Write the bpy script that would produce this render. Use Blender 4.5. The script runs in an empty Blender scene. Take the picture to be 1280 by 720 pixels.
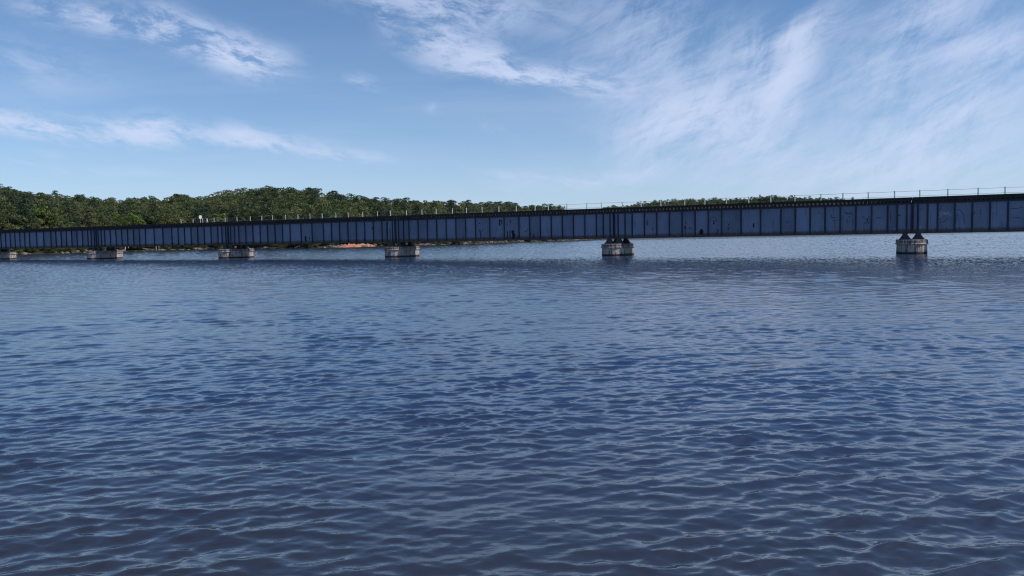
import bpy, bmesh, math, random
import numpy as np
from mathutils import Vector, Matrix

random.seed(7)
rng = np.random.default_rng(11)
scene = bpy.context.scene
col = scene.collection
rad = math.radians

# ------------------------------------------------------------------ camera
F_PX = 950.0                      # focal length in pixels of the 1280 px wide photograph
CAM_H = 2.2
ROLL = 0.0182
PITCH = rad(3.73)
_f = Vector((0, math.cos(PITCH), -math.sin(PITCH)))
_r0 = Vector((1, 0, 0)); _u0 = _r0.cross(_f)
_r = _r0 * math.cos(ROLL) - _u0 * math.sin(ROLL)
_u = _u0 * math.cos(ROLL) + _r0 * math.sin(ROLL)
cam_data = bpy.data.cameras.new('camera')
cam_data.sensor_width = 36.0
cam_data.lens = F_PX / 1280.0 * 36.0
cam_data.clip_start = 0.1
cam_data.clip_end = 20000
cam = bpy.data.objects.new('camera', cam_data)
m = Matrix((_r, _u, -_f)).transposed().to_4x4()
m.translation = Vector((0, 0, CAM_H))
cam.matrix_world = m
col.objects.link(cam)
scene.camera = cam

# ------------------------------------------------------------------ sun, sky, exposure
SUN_EL = rad(47)
SUN_DIR = Vector((0.952 * math.cos(SUN_EL), -0.306 * math.cos(SUN_EL), math.sin(SUN_EL))).normalized()
sun_data = bpy.data.lights.new('sun', 'SUN')
sun_data.energy = 3.9
sun_data.angle = rad(0.5)
sun_data.color = (1.0, 0.95, 0.88)
sun = bpy.data.objects.new('sun', sun_data)
sun.rotation_euler = SUN_DIR.to_track_quat('Z', 'Y').to_euler()
sun.location = (60, -30, 80)
col.objects.link(sun)
scene.view_settings.view_transform = 'Standard'
scene.view_settings.look = 'None'
scene.view_settings.gamma = 1
scene.view_settings.exposure = 0.0
scene.cycles.max_bounces = 5
scene.cycles.use_denoising = True
scene.cycles.denoiser = 'OPENIMAGEDENOISE'
scene.cycles.denoising_input_passes = 'RGB_ALBEDO_NORMAL'
scene.cycles.denoising_prefilter = 'ACCURATE'
scene.cycles.use_adaptive_sampling = False
scene.cycles.pixel_filter_type = 'BLACKMAN_HARRIS'
scene.cycles.filter_width = 1.2
scene.cycles.sample_clamp_indirect = 4.0


def px_ray(x, y):
    return (_f + _r * ((x - 640) / F_PX) + _u * ((360 - y) / F_PX)).normalized()


def horizon_y(x):
    return 298.06 - ROLL * (x - 640)


def az_of(x):
    d = px_ray(x, horizon_y(x))
    return math.atan2(d.x, d.y)


class NT:
    """small helper that writes node trees"""
    def __init__(s, tree):
        s.t = tree; s.n = tree.nodes; s.l = tree.links

    def new(s, kind, **kw):
        n = s.n.new(kind)
        for k, v in kw.items():
            setattr(n, k, v)
        return n

    def put(s, sock, v):
        if hasattr(v, 'is_linked') or isinstance(v, bpy.types.NodeSocket):
            s.l.new(v, sock)
        else:
            sock.default_value = v

    def math(s, op, a, b=None, c=None, clamp=False):
        n = s.new('ShaderNodeMath', operation=op); n.use_clamp = clamp
        for i, v in enumerate((a, b, c)):
            if v is not None:
                s.put(n.inputs[i], v)
        return n.outputs[0]

    def mix(s, fac, a, b):
        n = s.new('ShaderNodeMix', data_type='RGBA')
        s.put(n.inputs[0], fac); s.put(n.inputs[6], a); s.put(n.inputs[7], b)
        return n.outputs[2]

    def noise(s, vec, scale, detail=4.0, rough=0.55, dist=0.0):
        n = s.new('ShaderNodeTexNoise')
        n.inputs['Scale'].default_value = scale
        n.inputs['Detail'].default_value = detail
        n.inputs['Roughness'].default_value = rough
        n.inputs['Distortion'].default_value = dist
        if vec is not None:
            s.l.new(vec, n.inputs['Vector'])
        return n.outputs['Fac']

    def smooth(s, v, lo, hi):
        n = s.new('ShaderNodeMapRange', interpolation_type='SMOOTHSTEP')
        s.put(n.inputs[0], v)
        n.inputs[1].default_value = lo; n.inputs[2].default_value = hi
        return n.outputs[0]

    def comb(s, x, y, z):
        n = s.new('ShaderNodeCombineXYZ')
        for i, v in enumerate((x, y, z)):
            s.put(n.inputs[i], v)
        return n.outputs[0]


world = bpy.data.worlds.new('World')
scene.world = world
world.use_nodes = True
world.cycles.sampling_method = 'MANUAL'
world.cycles.sample_map_resolution = 256
w = NT(world.node_tree)
w.n.clear()
sky = w.new('ShaderNodeTexSky', sky_type='NISHITA')
sky.sun_disc = False
sky.sun_elevation = SUN_EL
sky.sun_rotation = math.atan2(SUN_DIR.x, SUN_DIR.y)
sky.altitude = 150
sky.air_density = 1.0
sky.dust_density = 0.2
sky.ozone_density = 5.0
tc = w.new('ShaderNodeTexCoord')
sep = w.new('ShaderNodeSeparateXYZ'); w.l.new(tc.outputs['Generated'], sep.inputs[0])
DX, DY, DZ = sep.outputs
az = w.math('ARCTAN2', DX, DY)
el = w.math('ARCSINE', DZ)
# cirrus: long soft strokes in the sky (direction on the sky dome, half length, half width, slope), combed by fibrous noise


def px_azel(x, y):
    d = px_ray(x, y)
    return math.atan2(d.x, d.y), math.asin(d.z)


STROKES = [  # x0,y0,x1,y1 = its axis; width in px; strength; comb family
    (40, 2, 200, 42, 10, .8, 0), (150, 28, 300, 66, 15, .9, 0), (250, 58, 350, 84, 17, 1.3, 0), (270, 68, 345, 82, 10, 1.0, 0), (-40, 60, 120, 95, 24, .25, 0), (190, 10, 260, 40, 14, .35, 0),
    (-60, 140, 90, 152, 9, .8, 0), (-20, 150, 130, 164, 9, 1.1, 0), (100, 160, 235, 168, 10, 1.3, 0), (150, 150, 215, 156, 8, .8, 0), (235, 172, 390, 180, 9, 1.1, 0), (270, 162, 320, 168, 9, .8, 0), (370, 184, 478, 196, 5, .9, 0), (-30, 205, 190, 208, 6, .3, 0),
    (430, 100, 465, 112, 6, .5, 0), (598, 158, 628, 160, 4, .4, 0), (40, 188, 90, 192, 4, .35, 0), (535, 135, 550, 142, 6, .25, 0),
    (450, -8, 670, 14, 20, .9, 0), (500, 46, 600, 58, 18, .8, 0), (530, 62, 660, 82, 14, .7, 0), (575, 88, 720, 98, 8, 1.7, 0), (690, 96, 800, 116, 14, .9, 0), (470, -5, 482, 40, 8, .5, 0), (600, 60, 640, 90, 14, .5, 0),
    (720, 10, 900, 110, 60, .6, 1), (830, 130, 965, 180, 40, .9, 1), (940, 150, 1035, 30, 16, 1.5, 1), (950, 60, 1035, 32, 12, .9, 1), (780, 190, 900, 140, 22, .95, 1), (780, 165, 960, 118, 22, .6, 1), (900, 90, 990, 60, 34, .6, 1), (900, 185, 985, 180, 16, .5, 1), (975, 150, 1010, 130, 12, .6, 1),
    (1020, 130, 1180, 20, 30, .45, 1), (1070, 40, 1300, -20, 24, .6, 1), (1120, 170, 1300, 90, 30, .9, 1), (1010, 190, 1290, 150, 30, .6, 1), (1180, 70, 1290, 50, 16, .7, 1), (1080, 130, 1140, 105, 16, .5, 1),
    (930, 225, 1330, 195, 26, .7, 1), (600, 232, 900, 215, 10, .3, 0), (1060, 100, 1330, 40, 18, .45, 1), (560, 212, 740, 222, 8, .25, 0), (760, 215, 860, 205, 10, .4, 1),
]
vec_ae = w.comb(az, el, 0.0)
warp = w.new('ShaderNodeTexNoise'); warp.inputs['Scale'].default_value = 6.0; warp.inputs['Detail'].default_value = 3.0
w.l.new(vec_ae, warp.inputs['Vector'])
vm = w.new('ShaderNodeVectorMath', operation='MULTIPLY_ADD')
w.l.new(warp.outputs['Color'], vm.inputs[0])
vm.inputs[1].default_value = (.06, .035, 0); vm.inputs[2].default_value = (-.03, -.0175, 0)
va = w.new('ShaderNodeVectorMath', operation='ADD'); w.l.new(vm.outputs[0], va.inputs[0]); w.l.new(vec_ae, va.inputs[1])
wsep = w.new('ShaderNodeSeparateXYZ'); w.l.new(va.outputs[0], wsep.inputs[0])
AZW, ELW = wsep.outputs[0], wsep.outputs[1]
sums = [None, None]
for (x0, y0, x1, y1, wd, st, fam) in STROKES:
    a0, e0 = px_azel(x0, y0); a1, e1 = px_azel(x1, y1)
    ca, ce = (a0 + a1) / 2, (e0 + e1) / 2
    ln = math.hypot(a1 - a0, e1 - e0) / 2; th = math.atan2(e1 - e0, a1 - a0)
    mp = w.new('ShaderNodeMapping', vector_type='TEXTURE')
    mp.inputs['Location'].default_value = (ca, ce, 0); mp.inputs['Rotation'].default_value = (0, 0, th)
    mp.inputs['Scale'].default_value = (ln * 2.1, wd / F_PX * 2.4, 1)
    w.l.new(va.outputs[0], mp.inputs['Vector'])
    gr = w.new('ShaderNodeTexGradient', gradient_type='QUADRATIC_SPHERE'); w.l.new(mp.outputs[0], gr.inputs[0])
    if sums[fam] is None:
        sums[fam] = w.math('MULTIPLY', gr.outputs['Fac'], st * 1.3)
    else:
        sums[fam] = w.math('MULTIPLY_ADD', gr.outputs['Fac'], st * 1.3, sums[fam])


def fibres(theta, sx, sy, scale, detail=7.0, seed=0.0, rough=.62, dist=.3):
    c, s_ = math.cos(theta), math.sin(theta)
    u = w.math('MULTIPLY_ADD', AZW, c * sx, w.math('MULTIPLY', ELW, s_ * sx))
    v = w.math('MULTIPLY_ADD', ELW, c * sy, w.math('MULTIPLY', AZW, -s_ * sy))
    return w.noise(w.comb(u, v, seed), scale, detail, rough, dist)


fa = fibres(rad(-9), 1.0, 2.7, 15.0, seed=1.7, dist=.25, rough=.7)
fb = fibres(rad(24), 1.0, 4.2, 9.0, seed=6.1, dist=.3, rough=.7)
fb2 = fibres(rad(62), 1.0, 2.6, 11.0, seed=3.3, dist=.3, rough=.7)
fbm = w.math('MULTIPLY_ADD', fb2, .4, w.math('MULTIPLY', fb, .6))
c0 = w.math('MULTIPLY', w.math('MULTIPLY', sums[0], 1.55), w.smooth(fa, .36, .66))
c1 = w.math('MULTIPLY', w.math('MULTIPLY', sums[1], 1.35), w.smooth(fbm, .34, .64))
# thin cirrus over the rest of the dome, on a flat layer far above
zc = w.math('MAXIMUM', w.math('ADD', DZ, .12), .05)
lay = w.comb(w.math('DIVIDE', DX, zc), w.math('MULTIPLY', w.math('DIVIDE', DY, zc), 2.2), 4.0)
veil = w.math('MULTIPLY', w.smooth(w.noise(lay, .55, 7.0, .6, .6), .38, .75), .5)
low = w.math('MULTIPLY', w.math('EXPONENT', w.math('MULTIPLY', w.math('MAXIMUM', DZ, 0.0), -10.0)), 1.1)   # the thin layer is seen edge-on near the horizon
cov = w.math('ADD', w.math('ADD', w.math('ADD', c0, c1), w.math('MULTIPLY', veil, .3)), low)
cov = w.math('MULTIPLY', w.math('SUBTRACT', 1.0, w.math('EXPONENT', w.math('MULTIPLY', cov, -1.0))), .95, clamp=True)
bg = w.new('ShaderNodeBackground')
SKY_STRENGTH = 0.092
bg.inputs['Strength'].default_value = SKY_STRENGTH
wb = w.new('ShaderNodeVectorMath', operation='MULTIPLY')          # the photograph's cool white balance
w.l.new(sky.outputs[0], wb.inputs[0]); wb.inputs[1].default_value = (.77, 1.03, 1.19)
cloud = (0.62 / SKY_STRENGTH, 0.71 / SKY_STRENGTH, 0.94 / SKY_STRENGTH, 1)
w.l.new(w.mix(cov, wb.outputs[0], cloud), bg.inputs['Color'])
wo = w.new('ShaderNodeOutputWorld'); w.l.new(bg.outputs[0], wo.inputs[0])

# ------------------------------------------------------------------ helpers


def material(name):
    mt = bpy.data.materials.new(name); mt.use_nodes = True
    t = NT(mt.node_tree); t.n.clear()
    out = t.new('ShaderNodeOutputMaterial'); b = t.new('ShaderNodeBsdfPrincipled')
    t.l.new(b.outputs[0], out.inputs[0])
    return mt, t, b, out


def obj_coord(t):
    return t.new('ShaderNodeTexCoord').outputs['Object']


def geo_pos(t):
    return t.new('ShaderNodeNewGeometry').outputs['Position']


def scaled(t, vec, s):
    n = t.new('ShaderNodeVectorMath', operation='MULTIPLY'); t.l.new(vec, n.inputs[0]); n.inputs[1].default_value = s
    return n.outputs[0]


def bump(t, b, h, dist, strength=1.0):
    n = t.new('ShaderNodeBump'); n.inputs['Distance'].default_value = dist; n.inputs['Strength'].default_value = strength
    t.l.new(h, n.inputs['Height']); t.l.new(n.outputs[0], b.inputs['Normal'])


def mesh_from(name, verts, faces, smooth=False):
    me = bpy.data.meshes.new(name)
    me.from_pydata(verts, [], faces)
    if smooth:
        me.polygons.foreach_set('use_smooth', [True] * len(me.polygons))
    me.update()
    return me


def link(name, data, mat=None, parent=None, loc=None, rot=None):
    o = bpy.data.objects.new(name, data)
    col.objects.link(o)
    if mat is not None and data is not None and not data.materials:
        data.materials.append(mat)
    if parent is not None:
        o.parent = parent
    if loc is not None:
        o.location = loc
    if rot is not None:
        o.rotation_euler = rot
    return o


def empty(name, loc=(0, 0, 0), rz=0.0):
    o = bpy.data.objects.new(name, None); col.objects.link(o)
    o.location = loc; o.rotation_euler = (0, 0, rz); o.empty_display_size = .5
    return o


def tag(o, label=None, cat=None, group=None, kind=None):
    if label: o['label'] = label
    if cat: o['category'] = cat
    if group: o['group'] = group
    if kind: o['kind'] = kind
    return o


class MB:
    def __init__(s):
        s.v = []; s.f = []

    def box(s, x0, x1, y0, y1, z0, z1):
        b = len(s.v)
        s.v += [(x0, y0, z0), (x1, y0, z0), (x1, y1, z0), (x0, y1, z0), (x0, y0, z1), (x1, y0, z1), (x1, y1, z1), (x0, y1, z1)]
        s.f += [tuple(b + i for i in q) for q in ((3, 2, 1, 0), (4, 5, 6, 7), (0, 1, 5, 4), (1, 2, 6, 5), (2, 3, 7, 6), (3, 0, 4, 7))]
        return s

    def prism(s, bottom, top):
        """two vertex rings of equal count, bottom to top"""
        b = len(s.v); n = len(bottom)
        s.v += list(bottom) + list(top)
        s.f.append(tuple(b + i for i in range(n - 1, -1, -1))); s.f.append(tuple(b + n + i for i in range(n)))
        for i in range(n):
            j = (i + 1) % n
            s.f.append((b + i, b + j, b + n + j, b + n + i))
        return s

    def bar(s, p, q, w_, d=None):
        d = d or w_
        p = Vector(p); q = Vector(q); t = (q - p).normalized()
        a = t.cross(Vector((0, 0, 1)))
        if a.length < 1e-3:
            a = Vector((1, 0, 0))
        a.normalize(); c = t.cross(a)
        def ring(o): return [tuple(o + a * (w_ / 2 * i) + c * (d / 2 * j)) for i, j in ((-1, -1), (1, -1), (1, 1), (-1, 1))]
        return s.prism(ring(p), ring(q))

    def tube(s, pts, rads, n=8):
        rings = []
        for k, p in enumerate(pts):
            p = Vector(p)
            t = (Vector(pts[min(k + 1, len(pts) - 1)]) - Vector(pts[max(k - 1, 0)])).normalized()
            a = t.cross(Vector((0, 1, 0)))
            if a.length < 1e-3: a = Vector((1, 0, 0))
            a.normalize(); c = t.cross(a)
            b = len(s.v)
            s.v += [tuple(p + a * (rads[k] * math.cos(2 * math.pi * i / n)) + c * (rads[k] * math.sin(2 * math.pi * i / n))) for i in range(n)]
            rings.append(b)
        for b0, b1 in zip(rings, rings[1:]):
            for i in range(n):
                j = (i + 1) % n
                s.f.append((b0 + i, b0 + j, b1 + j, b1 + i))
        s.f.append(tuple(rings[0] + i for i in range(n - 1, -1, -1))); s.f.append(tuple(rings[-1] + i for i in range(n)))
        return s

    def mesh(s, name, mat=None, smooth=False):
        me = mesh_from(name, s.v, s.f, smooth)
        bm = bmesh.new(); bm.from_mesh(me); bmesh.ops.recalc_face_normals(bm, faces=bm.faces); bm.to_mesh(me); bm.free()
        if mat: me.materials.append(mat)
        return me


# ------------------------------------------------------------------ materials
def mat_water():
    mt, t, b, out = material('lake_water')
    chop = t.new('ShaderNodeAttribute'); chop.attribute_name = 'chop'                  # steepness of the ripples too fine for the mesh
    t.l.new(t.math('MAXIMUM', t.math('SQRT', t.math('MULTIPLY', chop.outputs['Fac'], .12)), .03), b.inputs['Roughness'])
    b.inputs['IOR'].default_value = 2.1
    b.inputs['Specular Tint'].default_value = (.82, .94, 1.0, 1)
    p = geo_pos(t)
    silt = t.smooth(t.noise(scaled(t, p, (.7, 1.4, 1.0)), .8, 4.0, .6), .50, .74)       # clouds of brown silt in the blue-black water
    sy = t.new('ShaderNodeSeparateXYZ'); t.l.new(p, sy.inputs[0])
    silt = t.math('MAXIMUM', silt, t.math('MULTIPLY', t.smooth(sy.outputs[1], 12.0, 4.0), .9))                # stirred up in the shallows by the bank
    t.l.new(t.mix(silt, (.017, .031, .076, 1), (.027, .022, .019, 1)), b.inputs['Base Color'])
    h = t.noise(scaled(t, p, (.8, 1.8, 1.0)), 13.0, 2.0, .55, .4)
    bump(t, b, h, .0022)
    return mt


def mat_girder(name, c_main, c_dark, rust_z=True):
    mt, t, b, out = material(name)
    oc = geo_pos(t)
    z = t.new('ShaderNodeSeparateXYZ'); t.l.new(oc, z.inputs[0])
    big = t.noise(oc, .35, 5.0, .6)
    streak = t.noise(scaled(t, oc, (5.0, 5.0, .35)), 1.3, 5.0, .6)
    fine = t.noise(oc, 9.0, 6.0, .65)
    c = t.mix(t.smooth(big, .3, .7), c_main, tuple(x * .78 for x in c_main[:3]) + (1,))
    c = t.mix(t.math('MULTIPLY', t.smooth(streak, .52, .75), .55), c, c_dark)
    c = t.mix(t.math('MULTIPLY', t.smooth(fine, .60, .74), .45), c, (.07, .045, .035, 1))
    oi = t.new('ShaderNodeObjectInfo')
    vary = t.math('MULTIPLY_ADD', oi.outputs['Random'], .45, .78)
    hv = t.new('ShaderNodeHueSaturation'); t.l.new(c, hv.inputs['Color']); t.l.new(vary, hv.inputs['Value']); c = hv.outputs[0]
    rustrun = t.noise(scaled(t, oc, (7.0, 7.0, .5)), 1.0, 6.0, .7)
    c = t.mix(t.math('MULTIPLY', t.smooth(rustrun, .55, .70), .75), c, (.07, .042, .034, 1))
    if rust_z:  # run-off grime along the bottom edge of the plates
        edge = t.math('SUBTRACT', z.outputs[2], t.math('MULTIPLY', streak, .55))
        r = t.smooth(edge, 2.28, 1.96)
        r = t.math('MULTIPLY', r, t.math('MULTIPLY_ADD', fine, .6, .55), clamp=True)
        c = t.mix(r, c, (.055, .034, .028, 1))
    t.l.new(c, b.inputs['Base Color'])
    b.inputs['Roughness'].default_value = .6
    bump(t, b, fine, .004, .5)
    return mt


def mat_rough(name, c0, c1, scale=2.0, rough=.85, bdist=.02, streak=None):
    mt, t, b, out = material(name)
    oc = geo_pos(t)
    n = t.noise(oc, scale, 7.0, .65)
    c = t.mix(t.smooth(n, .3, .7), c0, c1)
    if streak:
        s_ = t.noise(scaled(t, oc, (3.0, 3.0, .4)), 1.5, 5.0, .6)
        c = t.mix(t.smooth(s_, .5, .68), c, streak)
    t.l.new(c, b.inputs['Base Color']); b.inputs['Roughness'].default_value = rough
    bump(t, b, t.noise(oc, scale * 5, 5.0, .6), bdist, .6)
    return mt


def mat_pier():
    mt, t, b, out = material('pier_concrete')
    oc = geo_pos(t)
    z = t.new('ShaderNodeSeparateXYZ'); t.l.new(oc, z.inputs[0])
    n = t.noise(oc, 1.7, 7.0, .65)
    s_ = t.noise(scaled(t, oc, (4.0, 4.0, .6)), 1.4, 6.0, .65)
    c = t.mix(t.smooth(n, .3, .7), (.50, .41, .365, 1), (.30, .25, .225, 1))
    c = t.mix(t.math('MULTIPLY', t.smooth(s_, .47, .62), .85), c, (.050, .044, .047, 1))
    dark_band = t.math('MULTIPLY', t.smooth(t.math('ADD', z.outputs[2], t.math('MULTIPLY', n, .3)), 1.16, 1.26), t.smooth(s_, .30, .52))   # blackish streaky band towards the top of the cap
    c = t.mix(t.math('MULTIPLY', dark_band, .6), c, (.035, .032, .036, 1))
    wet = t.math('ADD', z.outputs[2], t.math('MULTIPLY', n, .25))      # waterline algae band
    c = t.mix(t.smooth(wet, .42, .26), c, (.018, .016, .014, 1))
    t.l.new(c, b.inputs['Base Color']); b.inputs['Roughness'].default_value = .85
    bump(t, b, t.noise(oc, 8.0, 6.0, .65), .03, .7)
    return mt


def mat_leaf(name, c0, c1, c2):
    mt, t, b, out = material(name)
    oi = t.new('ShaderNodeObjectInfo')
    g = t.noise(geo_pos(t), .9, 3.0, .6)
    r = oi.outputs['Random']
    c = t.mix(t.smooth(r, 0.05, .95), c0, c1)
    c = t.mix(t.math('MULTIPLY', t.smooth(g, .45, .75), .6), c, c2)
    t.l.new(c, b.inputs['Base Color']); b.inputs['Roughness'].default_value = .55
    b.inputs['Specular IOR Level'].default_value = .25
    tr = t.new('ShaderNodeBsdfTranslucent'); t.l.new(c, tr.inputs['Color'])
    mx = t.new('ShaderNodeMixShader'); mx.inputs[0].default_value = .3
    t.l.new(b.outputs[0], mx.inputs[1]); t.l.new(tr.outputs[0], mx.inputs[2]); t.l.new(mx.outputs[0], out.inputs[0])
    return mt


def mat_plain(name, c, rough=.6, metal=0.0, var=.3):
    mt, t, b, out = material(name)
    n = t.noise(geo_pos(t), 6.0, 5.0, .6)
    d = tuple(x * (1 - var) for x in c[:3]) + (1,)
    t.l.new(t.mix(n, c, d), b.inputs['Base Color']); b.inputs['Roughness'].default_value = rough; b.inputs['Metallic'].default_value = metal
    return mt


M = dict(
    water=mat_water(),
    web=mat_girder('girder_blue_paint', (.170, .205, .30, 1), (.085, .10, .155, 1)),
    stiff=mat_girder('dark_blue_steel', (.040, .048, .085, 1), (.022, .024, .040, 1)),  # stiffeners and top flange: a darker blue-black than the web panels
    flange=mat_rough('rusty_flange', (.060, .042, .036, 1), (.115, .085, .075, 1), 3.0, .8, .01),
    shoe=mat_rough('bearing_steel', (.030, .030, .038, 1), (.060, .050, .048, 1), 4.0, .7, .01),
    tie=mat_rough('creosoted_timber', (.016, .014, .013, 1), (.040, .034, .030, 1), 1.6, .9, .02),
    timber=mat_rough('black_timber', (.016, .014, .014, 1), (.030, .027, .026, 1), 3.0, .9, .02),
    rail=mat_rough('rail_steel', (.10, .06, .045, 1), (.16, .10, .07, 1), 5.0, .6, .005),
    post=mat_plain('galvanised_post', (.62, .63, .60, 1), .55, .0, .35),
    cable=mat_plain('steel_cable', (.22, .22, .23, 1), .5, .3),
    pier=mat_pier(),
    white=mat_plain('white_paint', (.80, .80, .80, 1), .5, 0, .1),
    red=mat_plain('red_paint', (.45, .04, .05, 1), .5, 0, .2),
    rust=mat_plain('rust_hole', (.012, .008, .008, 1), .9, 0, .4),
    rustred=mat_plain('red_rust', (.11, .035, .03, 1), .9, 0, .4),
    tagwhite=mat_plain('pale_spray_paint', (.40, .44, .50, 1), .7, 0, .4),
    tagfaint=mat_plain('faded_spray_paint', (.21, .255, .36, 1), .7, 0, .4),
    tagdark=mat_plain('dark_blue_spray_paint', (.070, .085, .16, 1), .7, 0, .4),
    rock=mat_rough('shore_rock', (.27, .195, .165, 1), (.085, .07, .065, 1), .45, .9, .05),
    clay=mat_rough('red_clay', (.40, .115, .055, 1), (.44, .24, .165, 1), .9, .95, .08),
    ground=mat_rough('leaf_litter', (.022, .022, .013, 1), (.04, .033, .022, 1), .2, .95, .1),
    bark=mat_rough('bark', (.10, .075, .055, 1), (.055, .042, .034, 1), 2.0, .9, .03),
    leaf_oak=mat_leaf('oak_leaves', (.058, .086, .030, 1), (.136, .144, .056, 1), (.160, .170, .070, 1)),
    leaf_maple=mat_leaf('maple_leaves', (.078, .122, .040, 1), (.136, .156, .050, 1), (.18, .195, .068, 1)),
    leaf_bright=mat_leaf('bright_leaves', (.10, .17, .025, 1), (.12, .18, .03, 1), (.15, .20, .04, 1)),
    leaf_pine=mat_leaf('pine_needles', (.042, .066, .034, 1), (.080, .096, .046, 1), (.10, .115, .055, 1)),
)

# ------------------------------------------------------------------ lake
def build_lake():
    def ramp(a, b, d0, d1):
        r = [a]
        while r[-1] < b:
            k = (r[-1] - a) / (b - a); r.append(r[-1] + d0 + (d1 - d0) * min(k, 1))
        return r
    R = ramp(.6, 3.4, .25, .10)[:-1] + ramp(3.4, 11, .023, .030)[:-1] + ramp(11, 40, .030, .16)[:-1] + ramp(40, 115, .16, .42)[:-1] + ramp(115, 420, .45, 3.4)[:-1] + ramp(420, 2600, 5, 150)
    R = np.array(R)
    A = np.concatenate([np.arange(-180, -60, 6.0), np.arange(-60, -42, .8), np.linspace(-42, 42, 820), np.arange(42.8, 60, .8), np.arange(60, 180.1, 6.0)])
    A = np.radians(A)
    dR = np.gradient(R); dA = np.gradient(A)
    RR, AA = np.meshgrid(R, A, indexing='ij')
    X = (RR * np.sin(AA)).ravel().astype(np.float32); Y = (RR * np.cos(AA)).ravel().astype(np.float32)
    SP = np.maximum(dR[:, None] + 0 * AA, (RR * dA[None, :]) * .8).ravel().astype(np.float32)
    nr, na = RR.shape
    Z = np.zeros_like(X); OX = np.zeros_like(X); OY = np.zeros_like(X)
    g = np.random.default_rng(5)
    NW = 220
    lam = np.exp(np.linspace(math.log(.060), math.log(1.35), NW)) * g.uniform(.96, 1.04, NW)
    s = np.exp(-.5 * ((np.log(lam) - math.log(.19)) / 1.05) ** 2)
    RMS = .172
    MISS = np.zeros_like(X)
    s *= RMS / math.sqrt((s ** 2).sum() / 2)            # rms slope of the whole field
    env = []                                             # wave groups: some patches steep, others nearly flat
    for _ in range(3):
        e_ = np.zeros_like(X)
        for _ in range(7):
            l_, t_, p_ = g.uniform(1.3, 6.0), g.uniform(0, 2 * math.pi), g.uniform(0, 6.28)
            e_ += np.sin((X * math.cos(t_) * .6 + Y * math.sin(t_)) * (2 * math.pi / l_) + p_).astype(np.float32)
        e_ = np.exp(.34 * e_ / 1.87); env.append(e_ / math.sqrt(float((e_ ** 2).mean())))
    for w_i, (l, sl) in enumerate(zip(lam, s)):
        spread = .32 if l > .5 else .48
        th = rad(-84) + g.normal(0, spread)              # wind chop running towards the shore
        k = 2 * math.pi / l
        kx, ky = k * math.cos(th), k * math.sin(th)
        ph = g.uniform(0, 2 * math.pi)
        act = SP < l / 2.2
        MISS += (sl * sl / 2 * (1 - np.clip((l / SP - 2.2) / 1.6, 0, 1) ** 2)).astype(np.float32)
        idx = np.nonzero(act)[0]
        if not len(idx): continue
        att = np.clip((l / SP[idx] - 2.2) / 1.6, 0, 1)
        # gusts make the chop uneven
        p = kx * X[idx] + ky * Y[idx] + ph
        a = (sl / k) * att * env[w_i % 3][idx]
        Z[idx] += a * np.cos(p)
        OX[idx] -= .95 * a * (kx / k) * np.sin(p); OY[idx] -= .95 * a * (ky / k) * np.sin(p)
    # chop too short for the mesh out there: uneven heights of the same steepness
    far = np.sqrt(MISS) * SP * .27
    Z += (g.normal(size=len(Z)) * np.minimum(far, .10)).astype(np.float32) * np.clip((RR.ravel() - 25) / 40, 0, 1)
    # slow gust patches
    gust = .88 + .13 * np.sin(X * .21 + 1.3 * np.sin(Y * .13)) * np.sin(Y * .17 + .9 * np.sin(X * .11 + 1)) + .08 * np.sin(X * .6 + Y * .45 + 2)
    Z *= gust; OX *= gust; OY *= gust
    co = np.empty((nr * na, 3), np.float32); co[:, 0] = X + OX; co[:, 1] = Y + OY; co[:, 2] = Z
    i = np.arange(nr - 1)[:, None] * na + np.arange(na - 1)[None, :]
    q = np.stack([i, i + na, i + na + 1, i + 1], -1).reshape(-1, 4)[:, ::-1].astype(np.int32)
    # orient upward
    me = bpy.data.meshes.new('water')
    me.vertices.add(len(co)); me.vertices.foreach_set('co', co.ravel())
    me.loops.add(q.size); me.loops.foreach_set('vertex_index', q.ravel())
    me.polygons.add(len(q)); me.polygons.foreach_set('loop_start', np.arange(0, q.size, 4, dtype=np.int32)); me.polygons.foreach_set('loop_total', np.full(len(q), 4, np.int32))
    me.polygons.foreach_set('use_smooth', np.ones(len(q), bool))
    ca = me.attributes.new('chop', 'FLOAT', 'POINT'); ca.data.foreach_set('value', np.sqrt(MISS).astype(np.float32))
    me.update()
    if me.polygons[len(q) // 2].normal.z < 0:
        me.flip_normals()
    print('water quads', len(q), nr, na)
    o = link('water', me, M['water'])
    tag(o, 'dark blue choppy lake water filling the foreground', kind='structure')


build_lake()

# ------------------------------------------------------------------ hills: shore line, crest and tree line per direction
#         px      shore  crest  y of the tree tops
PROFILE = [(-700, 275, 800, 240), (-300, 270, 800, 240), (0, 268, 800, 239), (32, 272, 800, 239), (44, 272, 800, 244), (60, 275, 800, 246), (100, 285, 780, 247), (130, 300, 760, 249), (160, 318, 720, 250),
           (185, 318, 660, 248), (215, 318, 600, 245), (245, 316, 560, 244), (270, 315, 520, 240), (300, 308, 510, 236), (330, 300, 500, 232.5), (365, 290, 500, 234), (385, 282, 500, 236), (410, 280, 500, 240), (440, 292, 500, 246), (480, 306, 530, 249), (540, 315, 560, 252),
           (580, 325, 580, 253), (620, 385, 610, 254), (650, 445, 640, 254.5), (690, 465, 660, 256), (708, 480, 650, 259), (722, 560, 700, 270), (745, 640, 900, 264), (765, 760, 1050, 257),
           (790, 860, 1120, 254), (830, 1000, 1250, 249), (870, 1150, 1380, 247), (930, 1200, 1450, 247), (960, 1200, 1450, 243), (1000, 1200, 1450, 245), (1060, 1250, 1480, 247), (1120, 1300, 1500, 252),
           (1300, 1350, 1550, 256), (2000, 1350, 1550, 256)]
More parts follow.
